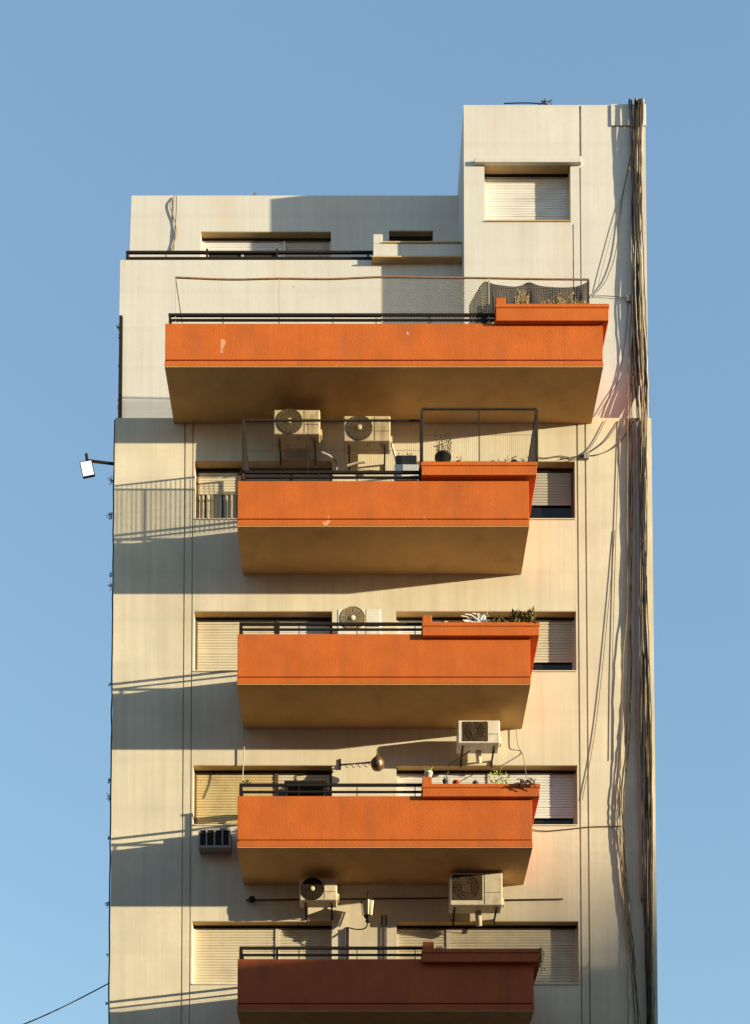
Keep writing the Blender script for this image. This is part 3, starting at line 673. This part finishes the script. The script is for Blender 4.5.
for i, mk in enumerate(order):
    f = i/(len(order)-1)-.5; pts = []
    ph = random.uniform(0, 6)
    for j, (v, u) in enumerate(path):
        tw = 12 if v < 260 else (10 if v < 400 else 7.5)
        yy = -.075+.045*math.sin(i*2.1+j*.7)
        uu = u+f*tw+math.sin(ph+j*1.3)*2.0
        pts.append((uu, v, (YT if v < 418 else 0)+yy))
    top = at(pts[0][0], 101.5, YT-.1); r = random.choice((.007,.009,.011,.016))
    top.z += random.uniform(-.05,.03); p = smooth_path([at(pts[0][0], 104, YT+.5), top+Vector((0,.05,.05))]+[at(*q) for q in pts], 8, .0045)
    m = MB(); m.tube(p, r, 6); tag(m.build('cable', M[mk], smooth=True), LB[mk], 'cable', G1)
# second loose bundle left of it
G2 = 'loose strands hanging left of the cable bundle'
for i in range(7):
    f = random.uniform(-1, 1); mk = random.choice(['cab_t','cab_b','cab_b','cab_k'])
    pts = []
    for v, u, wd in [(300,634,3),(360,630,5),(420,627,5),(500,628,5),(600,627,6),(680,624,9),(750,620,10),(800,618,6),(840,621,3),(900,624,4),(960,627,9),(1030,629,13)]:
        if v < 420 and i > 5: continue
        pts.append((u+f*wd*.9+random.uniform(-2,2), v, (YT if v < 418 else 0)-.03-.035*random.random()))
    cable(pts, random.choice((.005,.007,.009)), M[mk], 'thin %s strand wavering left of the thick cable bundle' % {'cab_t':'tan','cab_b':'brown','cab_k':'black'}[mk], G2, jit=.006)
cable([(637,424,-.05),(638,520,-.05),(638.5,640,-.05),(640,760,-.05),(642,840,-.05),(643,900,-.05)], .045, M['pipe'], 'straight grey pipe running down beside the cable bundle', name='pipe', cat='pipe', n=10)
YW = YT-.03
cable([(634,140,YW-.05),(622,200,YW),(616,250,YW),(606,280,YW),(592,297,YW)], .007, M['cab_b'], 'thin brown cable curving from the bundle down to the top planter end')
cable([(632,150,YW-.05),(626,180,YW),(610,240,YW),(602,270,YW),(597,290,YW)], .005, M['cab_t'], 'faint tan cable curving left under the corner panel of the stair tower')
cable([(592,296,YW),(608,296,YW),(626,298,YW),(634,301,YW)], .006, M['cab_b'], 'short brown cable running level above the top planter end')
cable([(628,303,YW),(625,340,YW),(618,380,YW),(607,400,YW),(598,415,YW)], .006, M['cab_b'], 'slack brown cable beside the top balcony planter')
YC = -.02
cable([(634,421,YC),(618,444,YC),(600,454,YC),(580,456,YC),(560,459,YC)], .007, M['cab_b'], 'upper slack cable swooping left to the second balcony window head')
cable([(620,420,YC),(606,440,YC),(590,452,YC),(577,459,YC)], .007, M['cab_k'], 'dark short cable swooping left above the right window of the second balcony')
cable([(606,420,YC),(592,445,YC),(580,455,YC),(568,461,YC)], .006, M['cab_b'], 'thin cable dropping steeply to the second balcony window head')
cable([(575,459,YC),(560,456,YC),(545,458,YC),(530,456,YC)], .009, M['cab_t'], 'tan knotted cable along the window head right of the second balcony')
cable([(620,421,YC),(617,500,YC),(614,600,YC),(612,680,YC),(611,760,YC)], .006, M['cab_b'], 'thin straight cable hanging down the bare wall left of the loose strands')
cable([(615,530,YC),(609,600,YC),(600,690,YC),(592,750,YC),(582,800,YC)], .006, M['cab_b'], 'thin slanting cable crossing the wall toward the two grooves')
cable([(622,826,YC),(600,826.5,YC),(588,827,YC),(570,829,YC),(545,831,YC),(528,829,YC)], .008, M['cab_b'], 'brown cable running level under the right window of the fourth balcony', jit=.003)
cable([(175,196,YB-.03),(170,205,YB-.03),(175,222,YB-.03),(176,235,YB-.03),(171,252,YB-.03)], .012, M['cab_t'], 'slack tan cable looping down the penthouse wall at left', )
cable([(176.3,196,YB-.03),(176,215,YB-.03),(174.5,235,YB-.03),(173.5,252,YB-.03)], .008, M['cab_b'], 'straight brown cable down the penthouse wall at left')
cable([(504,103.5,YT+.2),(518,103,YT+.2),(530,103,YT+.2),(541,103.8,YT+.2)], .010, M['cab_k'], 'black cable lying along the roof edge of the stair tower')
for a, b in (((246,900,YC),(448,898,YC)), ((503,900,YC),(563,899,YC))):
    m = MB(); m.tube([at(*a), at(*b)], .012, 8); tag(m.build('pipe', M['iron'], smooth=True), 'thin dark level pipe on the wall %s' % ('crossing behind the carriage lantern' if a[0] < 300 else 'right of the largest air conditioner'), 'pipe')
m = MB(); m.lathe(at(252, 900, -.07), (0,-1,0), [(.06,0),(.07,.02),(.03,.05)], 12); tag(m.build('junction_box', M['iron']), 'small dark round junction box at the left end of the level pipe', 'junction box')
for u, lab in ((382,'left'),(386,'right')):
    m = MB(); m.tube([at(u, 915, YC), at(u, 985, YC)], .012, 6); tag(m.build('pipe', M['iron'], smooth=True), '%s one of two thin upright pipes below the carriage lantern' % lab, 'pipe')
m = MB(); m.tube([at(347.5, 928, -.04), at(347.5, 985, -.04)], .028, 8); tag(m.build('pipe', M['iron'], smooth=True), 'thicker upright dark pipe below the small air conditioner', 'pipe')
cable([(321,452,-.4),(330,456,-.3),(336,462,-.1),(336,474,-.1)], .020, M['pipe'], 'insulated grey pipe bending down from the dirty air conditioner', name='pipe', cat='pipe')
cable([(346,466,-.25),(356,463,-.25),(366,462,-.25)], .022, M['cab_l'], 'pale insulated pipe lying under the right screened air conditioner', name='pipe', cat='pipe')
cable([(390,440,-.4),(394,452,-.3),(397,464,-.25)], .026, M['ac_w'], 'white drain pipe at the right side of the screened air conditioner', name='pipe', cat='pipe')
cable([(243,728,-.06),(244,750,-.06),(243,770,-.06),(242,786,-.1)], .010, M['cab_l'], 'pale hose hanging under the third balcony at its left end')
cable([(516,728,-.05),(518,745,-.06),(523,756,-.07),(527,780,-1.0)], .007, M['cab_t'], 'slack tan cable dropping to the right end of the fourth balcony')
cable([(471,750,-.4),(460,758,-.3),(448,766,-.2)], .012, M['cab_b'], 'brown hose slanting down left from the boxed white air conditioner')
cable([(478,751,-.3),(479,762,-.1)], .06, M['ac'], 'wide cream duct below the boxed white air conditioner', name='duct', cat='duct', n=4)
cable([(478,912,-.3),(479,925,-.1)], .07, M['ac'], 'wide cream duct below the largest air conditioner', name='duct', cat='duct', n=4)
# black pipe and the wire with weeds along the left corner
m = MB(); xk = XL-.03; m.box(xk-.03, xk+.03, Y2-.06, Y2-.003, ZS+.02, Z(318,Y2)); tag(m.build('pipe', M['black']), 'black pipe on the left corner beside the widest balcony', 'pipe')
xk = XL-.02
m = MB(); m.tube([(xk+random.uniform(-.008,.008), .03, ZS-.02-(ZS-4)*i/60) for i in range(61)], .014, 5); tag(m.build('cable', M['cab_k'], smooth=True), 'black cable down the left corner of the tower with scraps caught on it', 'cable')
for k_, (v, s_) in enumerate(((329,.09),(337,.05),(366,.04),(400,.05),(408,.05),(481,.10),(515,.12),(575,.06),(585,.08),(684,.05),(780,.06),(797,.07),(838,.04),(903,.07),(955,.04),(1003,.05))):
    Yk = (Y2-.03) if v < 418 else .03; z = Z(v, Yk); x = xk-.02; m = MB()
    for q in range(7):
        p0 = Vector((x, Yk, z+random.uniform(-s_,s_)*.4)); p1 = p0+Vector((-random.uniform(.2,1)*s_, random.uniform(-.3,.3)*s_, random.uniform(-1,1)*s_))
        m.tube(smooth_path([p0, (p0+p1)/2+Vector((0,0,random.uniform(-.5,.5)*s_)), p1], 3), .006, 4)
    tag(m.build('dry_weed', M['cab_k']), 'small dark scrap of dead weed caught on the left corner of the tower', 'weed', 'scraps of weed along the left corner')
# overhead wire at the lower left, running to the tower's left side
m = MB(); a, b = at(109.5, 983, .6), at(-60, 1052, -1.0); m.tube([a.lerp(b, i/16)+Vector((0,0,-.12*math.sin(math.pi*i/16))) for i in range(17)], .012, 5)
tag(m.build('overhead_wire', M['cab_k'], smooth=True), 'single black overhead wire slanting up to the left side of the tower', 'wire')

# ------------------------------------------------------------------ neighbouring blocks outside the picture (the two on the right are placed to shade the lowest storeys)
hd = Vector((SUN.x, SUN.y, 0)).normalized(); tan_el = SUN.z/math.hypot(SUN.x, SUN.y); pr = Vector((-hd.y, hd.x, 0))
def block(dist, p0, p1, h, depth, label):
    t = thing('neighbour_building', hd*dist+pr*(p0+p1)/2, label, 'building')
    ORG[t.name] = Vector((0,0,0)); t.location = (0,0,0)
    m = MB(); c = [hd*dist+pr*p0, hd*dist+pr*p1, hd*(dist+depth)+pr*p1, hd*(dist+depth)+pr*p0]
    up = Vector((0,0,h))
    m.add(c+[q+up for q in c], [(0,1,5,4),(1,2,6,5),(2,3,7,6),(3,0,4,7),(4,5,6,7)]); m.build('wall', M['far'], t)
    m = MB()
    for fl in range(1, int(h/3)):
        for k_ in range(int((p1-p0)/3.5)):
            q = hd*(dist-.03)+pr*(p0+1.2+k_*3.5); m.add([q+Vector((0,0,fl*3)), q+pr*1.5+Vector((0,0,fl*3)), q+pr*1.5+Vector((0,0,fl*3+1.4)), q+Vector((0,0,fl*3+1.4))], [(0,1,2,3)])
    m.build('window_row', M['glass'], t)
sgn = 1 if pr.x > 0 else -1
if sgn < 0: pr = -pr
block(42, -14, 16, Z(991)+tan_el*42, 12, 'broad lower block out of view on the right, placed to shade the lowest storeys')
pe = X(470, 900)*pr.x
block(330, pe, pe+40, Z(905)+tan_el*330, 20, 'distant block out of view far right, shaped to dim the lower right wall')

for p0, p1, h, lab in ((-95,-62,22,'low reddish block farthest left across the street'), (-61,-33,28,'tallest reddish block across the street'), (-32,-9,23,'reddish block directly across the street, left of its middle'),
        (-8,18,27,'wide reddish block facing the orange balconies across the street'), (19,48,22,'reddish block farthest right across the street')):
    t = thing('neighbour_building', ((p0+p1)/2, -34, 0), lab, 'building')
    m = MB(); m.box(p0, p1, -46, -30, 0, h); m.build('wall', M['far'], t)
    for fl in range(1, int(h/3)):
        m = MB()
        for k_ in range(int((p1-p0)/4)): m.box(p0+1.2+k_*4, p0+3+k_*4, -30.005, -29.98, fl*3, fl*3+1.5)
        m.build('window_row', M['glass'], t)

m = MB(); c = at(306, 789, -.5); m.box(c.x-.38, c.x+.38, c.y-.25, c.y+.25, c.z-.02, c.z+.02)
for sx in (-.34, .34):
    for sy in (-.21, .21): m.box(c.x+sx-.02, c.x+sx+.02, c.y+sy-.02, c.y+sy+.02, BAL[2]['zb']+.25, c.z-.02)
tag(m.build('table', M['black']), 'dark table standing behind the fourth balcony railing', 'table')

for u, v, Yw, lab in ((629, 300, YT, 'small grey junction box left of the bundle at planter height'), (586, 457, 0, 'small grey junction box where slack cables meet right of the second balcony')):
    c = at(u, v, Yw); m = MB(); m.box(c.x-.05, c.x+.05, Yw-.05, Yw-.002, c.z-.06, c.z+.06)
    tag(m.build('junction_box', M['pipe'], bevel=.006), lab, 'junction box')
